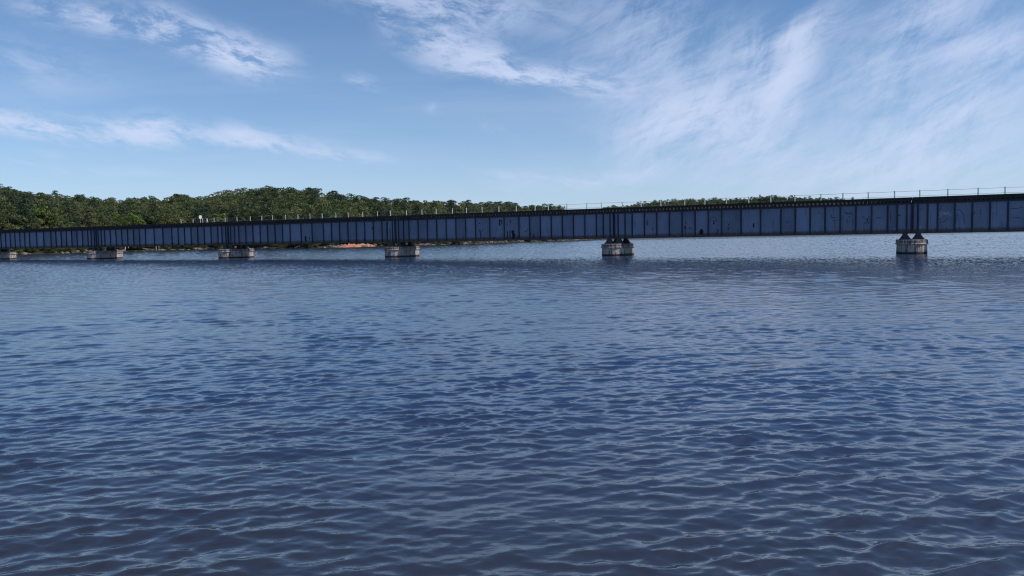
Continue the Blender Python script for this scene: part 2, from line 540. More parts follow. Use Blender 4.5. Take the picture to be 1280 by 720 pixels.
_pa = np.array([az_of(p[0]) if -640 < p[0] < 1900 else (rad(-52) if p[0] < 0 else rad(55)) for p in PROFILE])
_ps = np.array([p[1] for p in PROFILE], float)
_pc = np.array([p[2] for p in PROFILE], float)
TREE_TOP = 16.5
_ph = np.array([(horizon_y(p[0]) - p[3]) / F_PX * math.cos(a) for p, a in zip(PROFILE, _pa)]) * _pc + CAM_H - TREE_TOP
_pcol = np.array([p[0] for p in PROFILE], float)


def smoothstep(t):
    t = np.clip(t, 0, 1); return t * t * (3 - 2 * t)


def terrain_z(a, d):
    s = np.interp(a, _pa, _ps); c = np.interp(a, _pa, _pc); h = np.interp(a, _pa, _ph)
    wob = 2.2 * np.sin(a * 130) + 1.2 * np.sin(a * 331 + 1)
    k = d - s - wob
    z = np.where(k < 0, np.maximum(-1.5, k * .25), 1.0 * smoothstep(k / 6.0))
    up = smoothstep((d - s - 14) / np.maximum(c - s - 14, 30))
    z = z + np.maximum(h - 1.5, 0) * up
    z = z - np.maximum(d - c, 0) * .18
    return np.maximum(z, -2.0)


def build_terrain():
    A = np.linspace(rad(-52), rad(52), 420)
    T = np.concatenate([np.linspace(-.04, .06, 16), np.linspace(.075, 1.0, 40), np.linspace(1.1, 1.6, 6)])
    v = []; f = []
    for a in A:
        s = np.interp(a, _pa, _ps); c = np.interp(a, _pa, _pc)
        d = s + T * (c - s)
        z = terrain_z(np.full_like(d, a), d)
        for dd, zz in zip(d, z):
            v.append((dd * math.sin(a), dd * math.cos(a), float(zz)))
    n = len(T)
    for i in range(len(A) - 1):
        for j in range(n - 1):
            f.append((i * n + j, (i + 1) * n + j, (i + 1) * n + j + 1, i * n + j + 1))
    o = link('hillside', mesh_from('hillside', v, f, True), M['ground'])
    tag(o, 'wooded hills rising behind the far shore of the lake', kind='structure')


build_terrain()

# ------------------------------------------------------------------ shore: rocks, clay bank, small things on the bank
def rock_mesh(seed):
    r = random.Random(seed)
    bm = bmesh.new(); bmesh.ops.create_icosphere(bm, subdivisions=1, radius=1)
    for v in bm.verts:
        v.co *= r.uniform(.72, 1.2)
    for v in bm.verts:
        v.co.z *= .62
    d = ([tuple(v.co) for v in bm.verts], [tuple(v.index for v in p.verts) for p in bm.faces]); bm.free()
    return d


ROCKS = [rock_mesh(i) for i in range(6)]


def at_shore(x, off=0.0):
    a = az_of(x)
    d = float(np.interp(a, _pa, _ps)) + 2.2 * math.sin(a * 130) + 1.2 * math.sin(a * 331 + 1) + off
    return Vector((d * math.sin(a), d * math.cos(a), float(terrain_z(np.array([a]), np.array([d]))[0])))


def build_rocks():
    V = []; Fc = []
    r = random.Random(3)
    for i in range(560):
        x = r.uniform(-60, 760)
        if 428 < x < 468 and r.random() < .45: continue
        dens = (.9 if x > 170 else .5) * (.35 + .9 * (math.sin(x * .11) * math.sin(x * .047 + 1) > -.15))
        if r.random() > dens: continue
        p = at_shore(x, r.uniform(-.6, 3.6))
        vs, fs = ROCKS[r.randrange(6)]
        s = r.uniform(.3, .95) * (1.25 if r.random() < .2 else 1)
        ang = r.uniform(0, 6.28); c, sn = math.cos(ang), math.sin(ang)
        b = len(V); sx = r.uniform(.8, 1.7)
        for q in vs:
            X, Y, Z = q[0] * s * sx, q[1] * s, q[2] * s
            V.append((p.x + X * c - Y * sn, p.y + X * sn + Y * c, max(p.z, -.1) + Z + .15 * s))
        Fc += [tuple(b + k for k in t) for t in fs]
    o = link('shore_rocks', mesh_from('shore_rocks', V, Fc), M['rock'])
    tag(o, 'pale pinkish rocks heaped along the far waterline', 'rocks', kind='stuff')


build_rocks()


def build_clay():
    v = []; f = []
    n = 40; prof = [(-1.2, -.25), (.2, .15), (.9, .75), (1.7, 1.1), (3.0, 1.4), (5.0, 1.5), (7.5, 1.2)]
    r = random.Random(9)
    for i in range(n + 1):
        x = 423 + 46 * i / n
        env = smoothstep(np.array([min(i, n - i) / 8.0]))[0] * (.72 + .28 * math.sin(i * .9) * math.sin(i * .37 + 1))
        base = at_shore(x, 0)
        dirv = Vector((base.x, base.y, 0)).normalized()
        for (k, z) in prof:
            p = Vector((base.x, base.y, 0)) + dirv * (k + r.uniform(-.3, .3))
            v.append((p.x, p.y, (z + r.uniform(-.28, .28)) * (.3 + .65 * env)))
    m_ = len(prof)
    for i in range(n):
        for j in range(m_ - 1):
            f.append((i * m_ + j, (i + 1) * m_ + j, (i + 1) * m_ + j + 1, i * m_ + j + 1))
    o = link('clay_bank', mesh_from('clay_bank', v, f), M['clay'])
    tag(o, 'bare orange red clay bank at the far waterline', kind='structure')


build_clay()

# ------------------------------------------------------------------ trees
def leaf_cloud(rs, clumps, per, size):
    """clumps: list of (centre, radius xyz); leaf-clump quads spread through each"""
    P = []; 
    for (c, rr) in clumps:
        k = max(6, int(per * rr[0] * rr[2]))
        d = rs.normal(size=(k, 3)); d /= np.linalg.norm(d, axis=1)[:, None]
        d[:, 2] = np.where(d[:, 2] < -.35, -d[:, 2], d[:, 2])
        rad_ = rs.uniform(.55, 1.06, (k, 1)) ** .7
        pos = np.array(c) + d * np.array(rr) * rad_
        nrm = d + rs.normal(0, .55, (k, 3)); nrm /= np.linalg.norm(nrm, axis=1)[:, None]
        t = np.cross(nrm, rs.normal(size=(k, 3))); t /= np.linalg.norm(t, axis=1)[:, None]
        b = np.cross(nrm, t)
        sz = rs.uniform(.6, 1.25, (k, 1)) * size
        asp = rs.uniform(.5, .9, (k, 1))
        bend = nrm * sz * rs.uniform(-.25, .25, (k, 1))
        quad = np.stack([pos - t * sz - b * sz * asp * .3, pos + b * sz * asp + bend * .6, pos + t * sz + b * sz * asp * .2, pos - b * sz * asp - bend], 1)
        P.append(quad)
    Q = np.concatenate(P).reshape(-1, 3)
    return Q, np.arange(len(Q)).reshape(-1, 4)


def make_broadleaf(seed, H, W):
    rs = np.random.default_rng(seed)
    cl = []; limbs = MB()
    tr = [(0, 0, -.6), (rs.normal(0, .12), rs.normal(0, .12), H * .3), (rs.normal(0, .3), rs.normal(0, .3), H * .55), (rs.normal(0, .4), rs.normal(0, .4), H * .85)]
    limbs.tube(tr, [H * .019, H * .015, H * .010, H * .004], 7)
    n = 17
    for i in range(n):
        zz = H * (.16 + .80 * (i + .5) / n)
        k = (zz / H - .16) / .84
        prof = (math.sin(math.pi * min(1, .16 + .84 * k) ** .85) ** .62) if k < .98 else .2
        th = i * 2.4 + rs.normal(0, .4); rr = W * .5 * prof * rs.uniform(.45, .95)
        c = (rr * math.cos(th), rr * math.sin(th), zz + rs.normal(0, .25))
        s = W * .5 * rs.uniform(.34, .52) * (1 if k < .8 else .8)
        cl.append((c, (s, s, s * rs.uniform(.65, .9))))
        limbs.tube([tr[1] if k < .35 else tr[2], (c[0] * .6, c[1] * .6, c[2] - .5), c], [H * .006, H * .004, .03], 5)
    q, f = leaf_cloud(rs, cl, 44, .31)
    return limbs, q, f


def make_pine(seed, H, W):
    rs = np.random.default_rng(seed)
    cl = []; limbs = MB()
    lean = rs.normal(0, .3, 2)
    tr = [(0, 0, -.6), (lean[0] * .4, lean[1] * .4, H * .45), (lean[0], lean[1], H * .97)]
    limbs.tube(tr, [H * .014, H * .010, .05], 7)
    n = 24
    for i in range(n):
        k = (i + .5) / n
        zz = H * (.30 + .68 * k)
        ln = W * .5 * (1.0 - .72 * k ** 1.5) * rs.uniform(.45, 1.0) * (.6 if k < .12 else 1)
        th = i * 2.399 + rs.normal(0, .5)
        base = (lean[0] * zz / H, lean[1] * zz / H, zz - ln * .25)
        c = (base[0] + ln * math.cos(th) * .75, base[1] + ln * math.sin(th) * .75, zz + ln * .12)
        limbs.tube([base, c], [.06, .02], 4)
        s = max(.55, W * .17 * rs.uniform(.75, 1.25))
        cl.append((c, (s * 1.15, s * 1.15, s * .62)))
    cl.append(((lean[0], lean[1], H * .97), (.5, .5, .9)))
    q, f = leaf_cloud(rs, cl, 52, .27)
    return limbs, q, f


PROTO = []   # (kind, trunk mesh, crown mesh)
for (kind, seed, H, W, lm) in [('oak', 1, 14.5, 9.0, 'leaf_oak'), ('oak', 2, 16.5, 8.6, 'leaf_oak'), ('maple', 3, 13.0, 7.4, 'leaf_maple'), ('maple', 4, 15.5, 8.0, 'leaf_maple'),
                               ('pine', 5, 17.5, 7.8, 'leaf_pine'), ('pine', 6, 16.0, 7.4, 'leaf_pine'), ('pine', 7, 18.5, 8.2, 'leaf_pine'), ('bright', 8, 11.5, 7.2, 'leaf_bright')]:
    limbs, q, f = (make_pine if kind == 'pine' else make_broadleaf)(seed, H, W)
    PROTO.append((kind, limbs.mesh(kind + '_trunk', M['bark'], True), mesh_from(kind + '_crown', q.tolist(), f.tolist()), lm))
for p in PROTO:
    p[2].materials.append(M[p[3]])

PIER_PX = [4, 132, 297, 505, 774]


def tree_positions():
    pts = []
    r = np.random.default_rng(21)
    def zone(a0, a1, o0, o1, per):
        # points between two offsets behind the shore
        n = int((a1 - a0) * 420 * (o1 - o0) / per * 1.2)
        a = r.uniform(a0, a1, n); k = r.uniform(0, 1, n)
        s = np.interp(a, _pa, _ps)
        d = s + o0 + k * (o1 - o0)
        keep = r.uniform(0, 1, n) < d / 500.0
        return list(zip(a[keep], d[keep], d[keep] - s[keep]))
    aL, aM, aR = rad(-47), az_of(735), rad(46)
    pts += zone(aL, aM, 4.5, 34, 19)
    pts += zone(aL, aM, 34, 120, 30)
    pts += zone(aL, az_of(735), 120, 330, 42)
    a_left = az_of(300)
    pts += zone(aL, a_left, 330, 540, 50)
    pts += zone(az_of(728), aR, 3, 40, 12)
    pts += zone(az_of(728), aR, 40, 270, 19)
    out = []
    for a, d, off in pts:
        c = np.interp(a, _pa, _pc)
        if d > c + 25: continue
        out.append((a, d, off))
    # thin out pairs that stand in each other
    out.sort(key=lambda t: t[1])
    grid = {}; res = []
    for a, d, off in out:
        x, y = d * math.sin(a), d * math.cos(a)
        gx, gy = int(x // 3.2), int(y // 3.2)
        ok = True
        for i in (-1, 0, 1):
            for j in (-1, 0, 1):
                for (ux, uy) in grid.get((gx + i, gy + j), ()):
                    if (ux - x) ** 2 + (uy - y) ** 2 < 3.0 ** 2: ok = False
        if ok:
            grid.setdefault((gx, gy), []).append((x, y)); res.append((x, y, a, d, off))
    return res


TREES = tree_positions()
_px_az = [(az_of(x), x) for x in range(-640, 1900, 10)]


def px_of_az(a):
    return float(np.interp(a, [t[0] for t in _px_az], [t[1] for t in _px_az]))


KIND_WORD = {'oak': ('oak_tree', 'round dark green oak', 'oak'), 'maple': ('broadleaf_tree', 'fresh green tree', 'broadleaf'),
             'pine': ('pine_tree', 'tall dark pine', 'pine'), 'bright': ('bright_tree', 'small bright yellow-green tree', 'bright')}
SEGS = [(8, 'at the left edge'), (132, 'between first and second pier'), (297, 'between second and third pier'),
        (420, 'between third pier and clay'), (505, 'behind the orange clay'), (2000, 'right of the fourth pier')]


def build_trees():
    rnd = random.Random(17)
    indiv = []; rest = []
    for t in TREES:
        px = px_of_az(t[2])
        t = t + (px,)
        if -8 < px < 712 and t[4] < 36: indiv.append(t)
        else: rest.append(t)
    indiv.sort(key=lambda t: t[4])
    rest += indiv[296:]; indiv = indiv[:296]
    # the bright trees that stand out in the photograph are set where they are seen
    brights = [(168, 6.5, 1.05, 'small bright yellow-green tree low between the second and third piers from the left'),
               (205, 9.0, .8, 'yellow-olive tree left of the white round sign, low on the bank'),
               (53, 22.0, 1.15, 'light green pointed tree high on the bank left of the second pier'),
               (143, 24.0, 1.1, 'light green tree on the bank just right of the second pier')]
    crowns = {}; sets = {}
    def plant(x, y, z, px, kind, proto, s, rz, label, group):
        nm, words, cat = KIND_WORD[kind]
        e = empty(nm, (x, y, z - .15), rz); e.scale = (s[0], s[0], s[1])
        link('trunk', proto[1], None, e)
        c = link('crown', proto[2], None, e)
        crowns.setdefault(proto[2].name, c)
        tag(e, label, cat + ' tree' if kind != 'broadleaf' else 'tree', group)
        e['category'] = 'tree'
        return e
    for (px, off, s, lab) in brights:
        p = at_shore(px, off)
        plant(p.x, p.y, p.z, px, 'bright', PROTO[7], (s, s * 1.1), rnd.uniform(0, 6), lab, 'bright trees on the far bank')
    for (x, y, a, d, off, px) in indiv:
        q = rnd.random()
        pr = PROTO[rnd.choice((4, 5, 6))] if q < .3 else (PROTO[rnd.choice((0, 1))] if q < .74 else PROTO[rnd.choice((2, 3))])
        kind = pr[0]
        # the front fringe is lower and bushier
        hs = rnd.uniform(.55, .85) if off < 9 else rnd.uniform(.8, 1.08)
        ws = hs * rnd.uniform(.9, 1.15)
        z = float(terrain_z(np.array([a]), np.array([d]))[0])
        i = next(i for i, sgm in enumerate(SEGS) if px < sgm[0])
        row = 'at the water\'s edge' if off < 9 else ('in the front row' if off < 22 else 'farther up')
        e = plant(x, y, z, px, kind, pr, (ws, hs), rnd.uniform(0, 6.28), None, '%s trees %s, %s' % (KIND_WORD[kind][2], row, SEGS[i][1]))
        sets.setdefault((kind, row, i), []).append((px, e))
    # each tree is told from its like by its place in the row, counted from the left
    ORD = 'leftmost second third fourth fifth sixth seventh eighth ninth tenth eleventh twelfth thirteenth fourteenth fifteenth sixteenth seventeenth eighteenth nineteenth twentieth'.split()
    for (kind, row, i), lst in sets.items():
        lst.sort(key=lambda t: t[0])
        for n_, (px, e) in enumerate(lst):
            place = '' if len(lst) == 1 else (' ' + (ORD[n_] if n_ == 0 else (ORD[n_] if n_ < 20 else '%dth' % (n_ + 1)) + ' from left'))
            e['label'] = KIND_WORD[kind][1] + place + ' ' + row + ', ' + SEGS[i][1]
    # low brush right down to the waterline belongs to the mass of the wood
    for i in range(330):
        px = rnd.uniform(-60, 720)
        if 424 < px < 470: continue
        off = rnd.uniform(1.2, 7.0)
        p = at_shore(px, off); a = math.atan2(p.x, p.y)
        rest.append((p.x, p.y, a, math.hypot(p.x, p.y), -1.0, px))
    # the hillsides beyond: a closed wood, one mass
    for name, sel, lab in (('forest', lambda t: t[5] < 728, 'dense green wood covering the hill behind the bridge'),
                           ('distant_forest', lambda t: t[5] >= 728, 'low distant wooded ridge seen over the bridge at right')):
        pts = [t for t in rest if sel(t)]
        n = len(pts)
        me = bpy.data.meshes.new(name + '_points')
        zz = terrain_z(np.array([t[2] for t in pts]), np.array([t[3] for t in pts]))
        me.from_pydata([(t[0], t[1], float(z_) - .3) for t, z_ in zip(pts, zz)], [], [])
        r = np.random.default_rng(31)
        # pines gather in patches
        patch = np.array([math.sin(t[0] * .03 + 1) * math.sin(t[1] * .025) + r.normal(0, .55) for t in pts])
        k = np.where(patch > 1.0, r.integers(4, 7, n), r.integers(0, 4, n))
        k = np.where(r.uniform(0, 1, n) < .02, 7, k)
        at = me.attributes.new('kind', 'INT', 'POINT'); at.data.foreach_set('value', k.astype(np.int32))
        at = me.attributes.new('size', 'FLOAT_VECTOR', 'POINT')
        h_ = r.uniform(.86, 1.06, n); w_ = h_ * r.uniform(1.0, 1.35, n)
        low = np.array([t[4] < 0 for t in pts])
        fs = r.uniform(.14, .34, n); h_ = np.where(low, fs, h_); w_ = np.where(low, fs * 1.5, w_)
        at.data.foreach_set('vector', np.stack([w_, w_, h_], 1).astype(np.float32).ravel())
        at = me.attributes.new('turn', 'FLOAT', 'POINT'); at.data.foreach_set('value', r.uniform(0, 6.28, n).astype(np.float32))
        o = link(name, me)
        ng = bpy.data.node_groups.new(name, 'GeometryNodeTree')
        ng.interface.new_socket('Geometry', in_out='INPUT', socket_type='NodeSocketGeometry')
        ng.interface.new_socket('Geometry', in_out='OUTPUT', socket_type='NodeSocketGeometry')
        N = ng.nodes; Lk = ng.links
        gi = N.new('NodeGroupInput'); go = N.new('NodeGroupOutput'); jn = N.new('GeometryNodeJoinGeometry')
        def attr(nm, ty):
            a_ = N.new('GeometryNodeInputNamedAttribute'); a_.data_type = ty; a_.inputs[0].default_value = nm; return a_.outputs[0]
        ka, sa, ta = attr('kind', 'INT'), attr('size', 'FLOAT_VECTOR'), attr('turn', 'FLOAT')
        cx = N.new('ShaderNodeCombineXYZ'); Lk.new(ta, cx.inputs[2])
        for i in range(8):
            oi = N.new('GeometryNodeObjectInfo'); oi.transform_space = 'ORIGINAL'
            oi.inputs['Object'].default_value = crowns[PROTO[i][2].name]; oi.inputs['As Instance'].default_value = True
            cmp_ = N.new('FunctionNodeCompare'); cmp_.data_type = 'INT'; cmp_.operation = 'EQUAL'
            Lk.new(ka, cmp_.inputs[2]); cmp_.inputs[3].default_value = i
            ip = N.new('GeometryNodeInstanceOnPoints')
            Lk.new(gi.outputs[0], ip.inputs['Points']); Lk.new(cmp_.outputs[0], ip.inputs['Selection']); Lk.new(oi.outputs['Geometry'], ip.inputs['Instance'])
            Lk.new(cx.outputs[0], ip.inputs['Rotation']); Lk.new(sa, ip.inputs['Scale'])
            Lk.new(ip.outputs[0], jn.inputs[0])
        Lk.new(jn.outputs[0], go.inputs[0])
        md = o.modifiers.new('trees', 'NODES'); md.node_group = ng
        tag(o, lab, 'forest', kind='stuff')
        print(name, n)
    print('single trees', len(indiv))


build_trees()

# ------------------------------------------------------------------ the bridge
BDIR = Vector((0.89584, -0.44438, 0))                # along the bridge, towards the right of the picture
P6 = Vector((39.226, 74.505, 0))                     # joint of the near girders above the rightmost pier in view
SPAN = 30.48
BROT = math.atan2(BDIR.y, BDIR.x)
BN = Vector((0.44438, 0.89584, 0))                   # across the bridge, away from the camera


def joint(k): return P6 + BDIR * (k - 6) * SPAN


def bridge_hit(x, y_px, off=0.0):
    """where the sight line through a pixel meets the vertical plane 'off' metres behind the near girder: (s along from joint 6, z)"""
    d = px_ray(x, y_px); o = Vector((0, 0, CAM_H))
    t = ((P6 + BN * off) - o).dot(BN) / d.dot(BN)
    p = o + d * t
    return (p - P6).dot(BDIR), p.z


GB, GT = 2.0, 4.98                                    # bottom and top of the girders
FR = [.016, .043, .071, .118, .165, .212, .259, .306, .353, .400, .467]
FR = FR + [1 - q for q in FR[::-1]]
GY = 2.6                                              # distance between the two girders

_panel_cache = {}


def panel_mesh(wd):
    k = round(wd, 3)
    if k not in _panel_cache:
        b = MB(); b.box(.004, wd - .004, 0, .016, GB + .02, GT - .02)
        # doubled edge strips of the riveted plate
        b.box(.05, wd - .05, -.012, -.0005, GB + .04, GB + .21)
        b.box(.05, wd - .05, -.012, -.0005, GT - .21, GT - .04)
        _panel_cache[k] = b.mesh('web_panel', M['web'])
    return _panel_cache[k]


def rivets(b, x, y, z0, z1, step=.16, r=.016):
    n = int((z1 - z0) / step)
    for i in range(n + 1):
        z = z0 + i * (z1 - z0) / n
        b.prism([(x - r, y, z - r), (x + r, y, z - r), (x + r, y, z + r), (x - r, y, z + r)],
                [(x - r * .5, y - r, z - r * .5), (x + r * .5, y - r, z - r * .5), (x + r * .5, y - r, z + r * .5), (x - r * .5, y - r, z + r * .5)])


def stiffener_mesh():
    b = MB()
    b.box(-.011, .011, -.15, -.0025, GB + .06, GT - .06)
    b.box(.011, .085, -.0145, -.0025, GB + .22, GT - .22)
    b.box(-.085, -.011, -.0145, -.0025, GB + .22, GT - .22)
    b.box(-.10, .10, -.028, -.0135, GB + .03, GB + .26)
    b.prism([(-.02, -.19, GB + .055), (.02, -.19, GB + .055), (.02, -.0285, GB + .055), (-.02, -.0285, GB + .055)],
            [(-.02, -.10, GB + .34), (.02, -.10, GB + .34), (.02, -.0285, GB + .34), (-.02, -.0285, GB + .34)])
    rivets(b, .05, -.0145, GB + .3, GT - .3)
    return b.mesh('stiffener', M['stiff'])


STIFF = stiffener_mesh()
L0, L1 = .03, SPAN - .03


def simple(fn, name, mat, smooth=False):
    b = MB(); fn(b); return b.mesh(name, M[mat], smooth)


BOT_FL = simple(lambda b: (b.box(L0, L1, -.20, .20, GB - .03, GB + .018), b.box(L0, L1, -.032, -.0125, GB + .0185, GB + .17)), 'bottom_flange', 'flange')
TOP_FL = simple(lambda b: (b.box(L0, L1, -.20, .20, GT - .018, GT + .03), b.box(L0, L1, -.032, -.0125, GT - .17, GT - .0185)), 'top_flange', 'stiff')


def _far(b):
    b.box(L0, L1, GY - .016, GY, GB + .02, GT - .02)
    b.box(L0, L1, GY - .2, GY + .2, GB - .03, GB + .018); b.box(L0, L1, GY - .2, GY + .2, GT - .018, GT + .03)
    for q in FR:
        b.box(q * SPAN - .011, q * SPAN + .011, GY + .0005, GY + .15, GB + .06, GT - .06)


FAR_G = simple(_far, 'far_girder', 'web')


def _brace(b):
    n = 8; zs = GB + .12
    for i in range(n):
        x0 = .8 + (SPAN - 1.6) * i / n; x1 = .8 + (SPAN - 1.6) * (i + 1) / n
        if i % 2: b.bar((x0, .06, zs), (x1, GY - .06, zs), .1, .1)
        else: b.bar((x0, GY - .06, zs), (x1, .06, zs), .1, .1)


BRACE = simple(_brace, 'lateral_brace', 'shoe')


def _cross(b):
    b.bar((0, .05, GB + .2), (0, GY - .05, GT - .2), .09, .09); b.bar((.1, .05, GT - .2), (.1, GY - .05, GB + .2), .09, .09)
    b.bar((.0, .03, GB + .1), (0, GY - .03, GB + .1), .1, .1); b.bar((0, .03, GT - .1), (0, GY - .03, GT - .1), .1, .1)


CROSS = simple(_cross, 'cross_frame', 'shoe')


def _ties(b):
    r = random.Random(5)
    n = 78
    for i in range(n):
        x = .2 + (SPAN - .4) * i / (n - 1) + r.uniform(-.015, .015)
        e0 = -.44 + r.uniform(-.05, .05)
        b.box(x - .11, x + .11, e0, GY + .55 + r.uniform(-.05, .05), GT + .032, GT + .27 + r.uniform(-.01, .01))


TIES = simple(_ties, 'crosstie_row', 'tie')
CURB = simple(lambda b: (b.box(0.01, SPAN - .01, -.43, -.21, GT + .284, GT + .51),), 'guard_timber', 'timber')
WALK = simple(lambda b: (b.box(0.01, SPAN - .01, GY + .62, GY + .66, GT - .02, GT + .30), b.box(0.01, SPAN - .01, GY + .20, GY + .61, GT - .02, GT + .029)), 'walkway_edge', 'timber')
CURB2 = simple(lambda b: (b.box(0.01, SPAN - .01, GY + .25, GY + .45, GT + .284, GT + .40),), 'guard_timber', 'timber')


def _rail(b):
    b.box(.01, SPAN - .01, -.07, .07, GT + .284, GT + .30)
    b.box(.01, SPAN - .01, -.012, .012, GT + .3005, GT + .42)
    b.box(.01, SPAN - .01, -.036, .036, GT + .4205, GT + .46)


RAIL = simple(_rail, 'rail', 'rail')
RAIL_Y = GY + .80
POST = simple(lambda b: (b.box(-.045, .045, -.045, .045, GT + .05, GT + 1.36), b.box(-.06, .06, -.30, -.0455, GT + .285, GT + .345)), 'handrail_post', 'post')

POST_PX = [226.5, 240.5, 254.5, 268, 282, 296, 310.7, 325.5, 340.5, 356, 371, 387, 403.5, 420, 437, 453.5, 472, 489.5, 507.5, 526.5, 544.5, 564.5, 583.7, 603.3, 623.8,
           644.5, 665.5, 687, 709.3, 731.8, 754.5, 780, 804, 829, 855, 881, 908, 936, 964.5, 993, 1023.5, 1054.5, 1086, 1119, 1152, 1185.5, 1221.5, 1257.5]
POST_S = [bridge_hit(x, horizon_y(x) - 45, RAIL_Y)[0] for x in POST_PX]
while POST_S[-1] < SPAN: POST_S.append(POST_S[-1] + 2.44)

SPAN_WORDS = {0: 'girder span beyond the left edge of the picture', 1: 'leftmost full girder span, without railing posts, between the first two piers',
              2: 'girder span under the white round sign, pale scribbles along its lower edge', 3: 'blue girder span in front of the orange clay bank',
              4: 'blue girder span with dark rusted holes, at the middle of the bridge', 5: 'blue girder span with a spray-painted circle, Y and A, between the two rightmost piers',
              6: 'nearest girder span with white scrawled tag, right of the rightmost pier'}
SPANS = {}
for k in range(0, 7):
    e = empty('bridge_span', joint(k), BROT)
    tag(e, SPAN_WORDS[k], 'bridge span', 'girder spans of the railway bridge')
    SPANS[k] = (e, [])
    edges = [.0012] + FR + [.9988]
    for a, b_ in zip(edges, edges[1:]):
        po = link('web_panel', panel_mesh((b_ - a) * SPAN), None, e, (a * SPAN, 0, 0))
        SPANS[k][1].append((a * SPAN, b_ * SPAN, po))
    for q in [.0022] + FR + [.9978]:
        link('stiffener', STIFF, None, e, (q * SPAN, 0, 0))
    link('bottom_flange', BOT_FL, None, e); link('top_flange', TOP_FL, None, e)
    link('far_girder', FAR_G, None, e); link('lateral_brace', BRACE, None, e)
    for q in (.02, .26, .5, .74, .975): link('cross_frame', CROSS, None, e, (q * SPAN, 0, 0))
    tag(link('crosstie_row', TIES, None, e), kind='stuff')
    link('walkway_edge', WALK, None, e); link('guard_timber', CURB, None, e); link('guard_timber', CURB2, None, e)
    for yy in (GY / 2 - .72, GY / 2 + .72): link('rail', RAIL, None, e, (0, yy, 0))
    posts = [s for s in POST_S if (k - 6) * SPAN <= s < (k - 5) * SPAN]
    rnd = random.Random(k)
    for s in posts:
        link('handrail_post', POST, None, e, (s - (k - 6) * SPAN, RAIL_Y, 0), (rnd.gauss(0, .012), rnd.gauss(0, .025), rad(48)))
    if posts:
        x0 = 0 if k > 2 else posts[0] - (k - 6) * SPAN
        for zc_ in (GT + 1.28, GT + .78):
            b = MB()
            pts = []
            xs = [x0] + [s - (k - 6) * SPAN for s in posts if s - (k - 6) * SPAN > x0 + .1] + [SPAN]
            for u0, u1 in zip(xs, xs[1:]):
                pts += [(u0, RAIL_Y - .055, zc_), ((u0 + u1) / 2, RAIL_Y - .055, zc_ - .025)]
            pts.append((SPAN, RAIL_Y - .055, zc_))
            b.tube(pts, [.014] * len(pts), 5)
            link('handrail_cable', b.mesh('handrail_cable', M['cable']), None, e)

# ---- graffiti and rust holes on the web panels
def ribbon(pts, wd, y, jitter=0.0, seed=0):
    """flat stroke through (x, z) points at depth y, with a thin body"""
    r = random.Random(seed)
    P = [Vector((p[0], 0, p[1])) for p in pts]
    b = MB()
    # resample softly
    Q = []
    for p, q in zip(P, P[1:]):
        n = max(1, int((q - p).length / .12))
        Q += [p.lerp(q, i / n) for i in range(n)]
    Q.append(P[-1])
    for i in range(len(Q) - 1):
        t = (Q[i + 1] - Q[i])
        if t.length < 1e-4: continue
        t.normalize(); nrm = Vector((-t.z, 0, t.x))
        h0 = wd / 2 * (1 + r.uniform(-jitter, jitter)); h1 = wd / 2 * (1 + r.uniform(-jitter, jitter))
        y0 = y - .0004 * (i % 3)
        ring = [Q[i] - nrm * h0 - t * .01, Q[i] + nrm * h0 - t * .01, Q[i + 1] + nrm * h1 + t * .01, Q[i + 1] - nrm * h1 + t * .01]
        b.prism([(v.x, y0, v.z) for v in ring], [(v.x, y0 - .0015, v.z) for v in ring])
    return b


def mark(region, scale, pts, wd, mat, name, jit=.25):
    """pts are in the enlarged view of a region of the photograph"""
    sz = [bridge_hit(region[0] + p[0] / scale, region[1] + p[1] / scale) for p in pts]
    sc = sum(p[0] for p in sz) / len(sz)
    k = int(math.floor(sc / SPAN)) + 6
    if k not in SPANS: return
    base = (k - 6) * SPAN
    loc = sc - base
    pan = next((p for p in SPANS[k][1] if p[0] <= loc < p[1]), None)
    if pan is None: return
    lo, hi = base + pan[0] + .1, base + pan[1] - .1
    pl = [(min(max(s, lo), hi) - base - pan[0], min(max(z, GB + .05), GT - .1)) for s, z in sz]
    low = min(p[1] for p in pl) < GB + .25 or max(p[1] for p in pl) > GT - .25
    b = ribbon(pl, wd, -.0340 if low else -.002, jit, len(bpy.data.objects))
    link(name, b.mesh(name, M[mat]), None, pan[2])


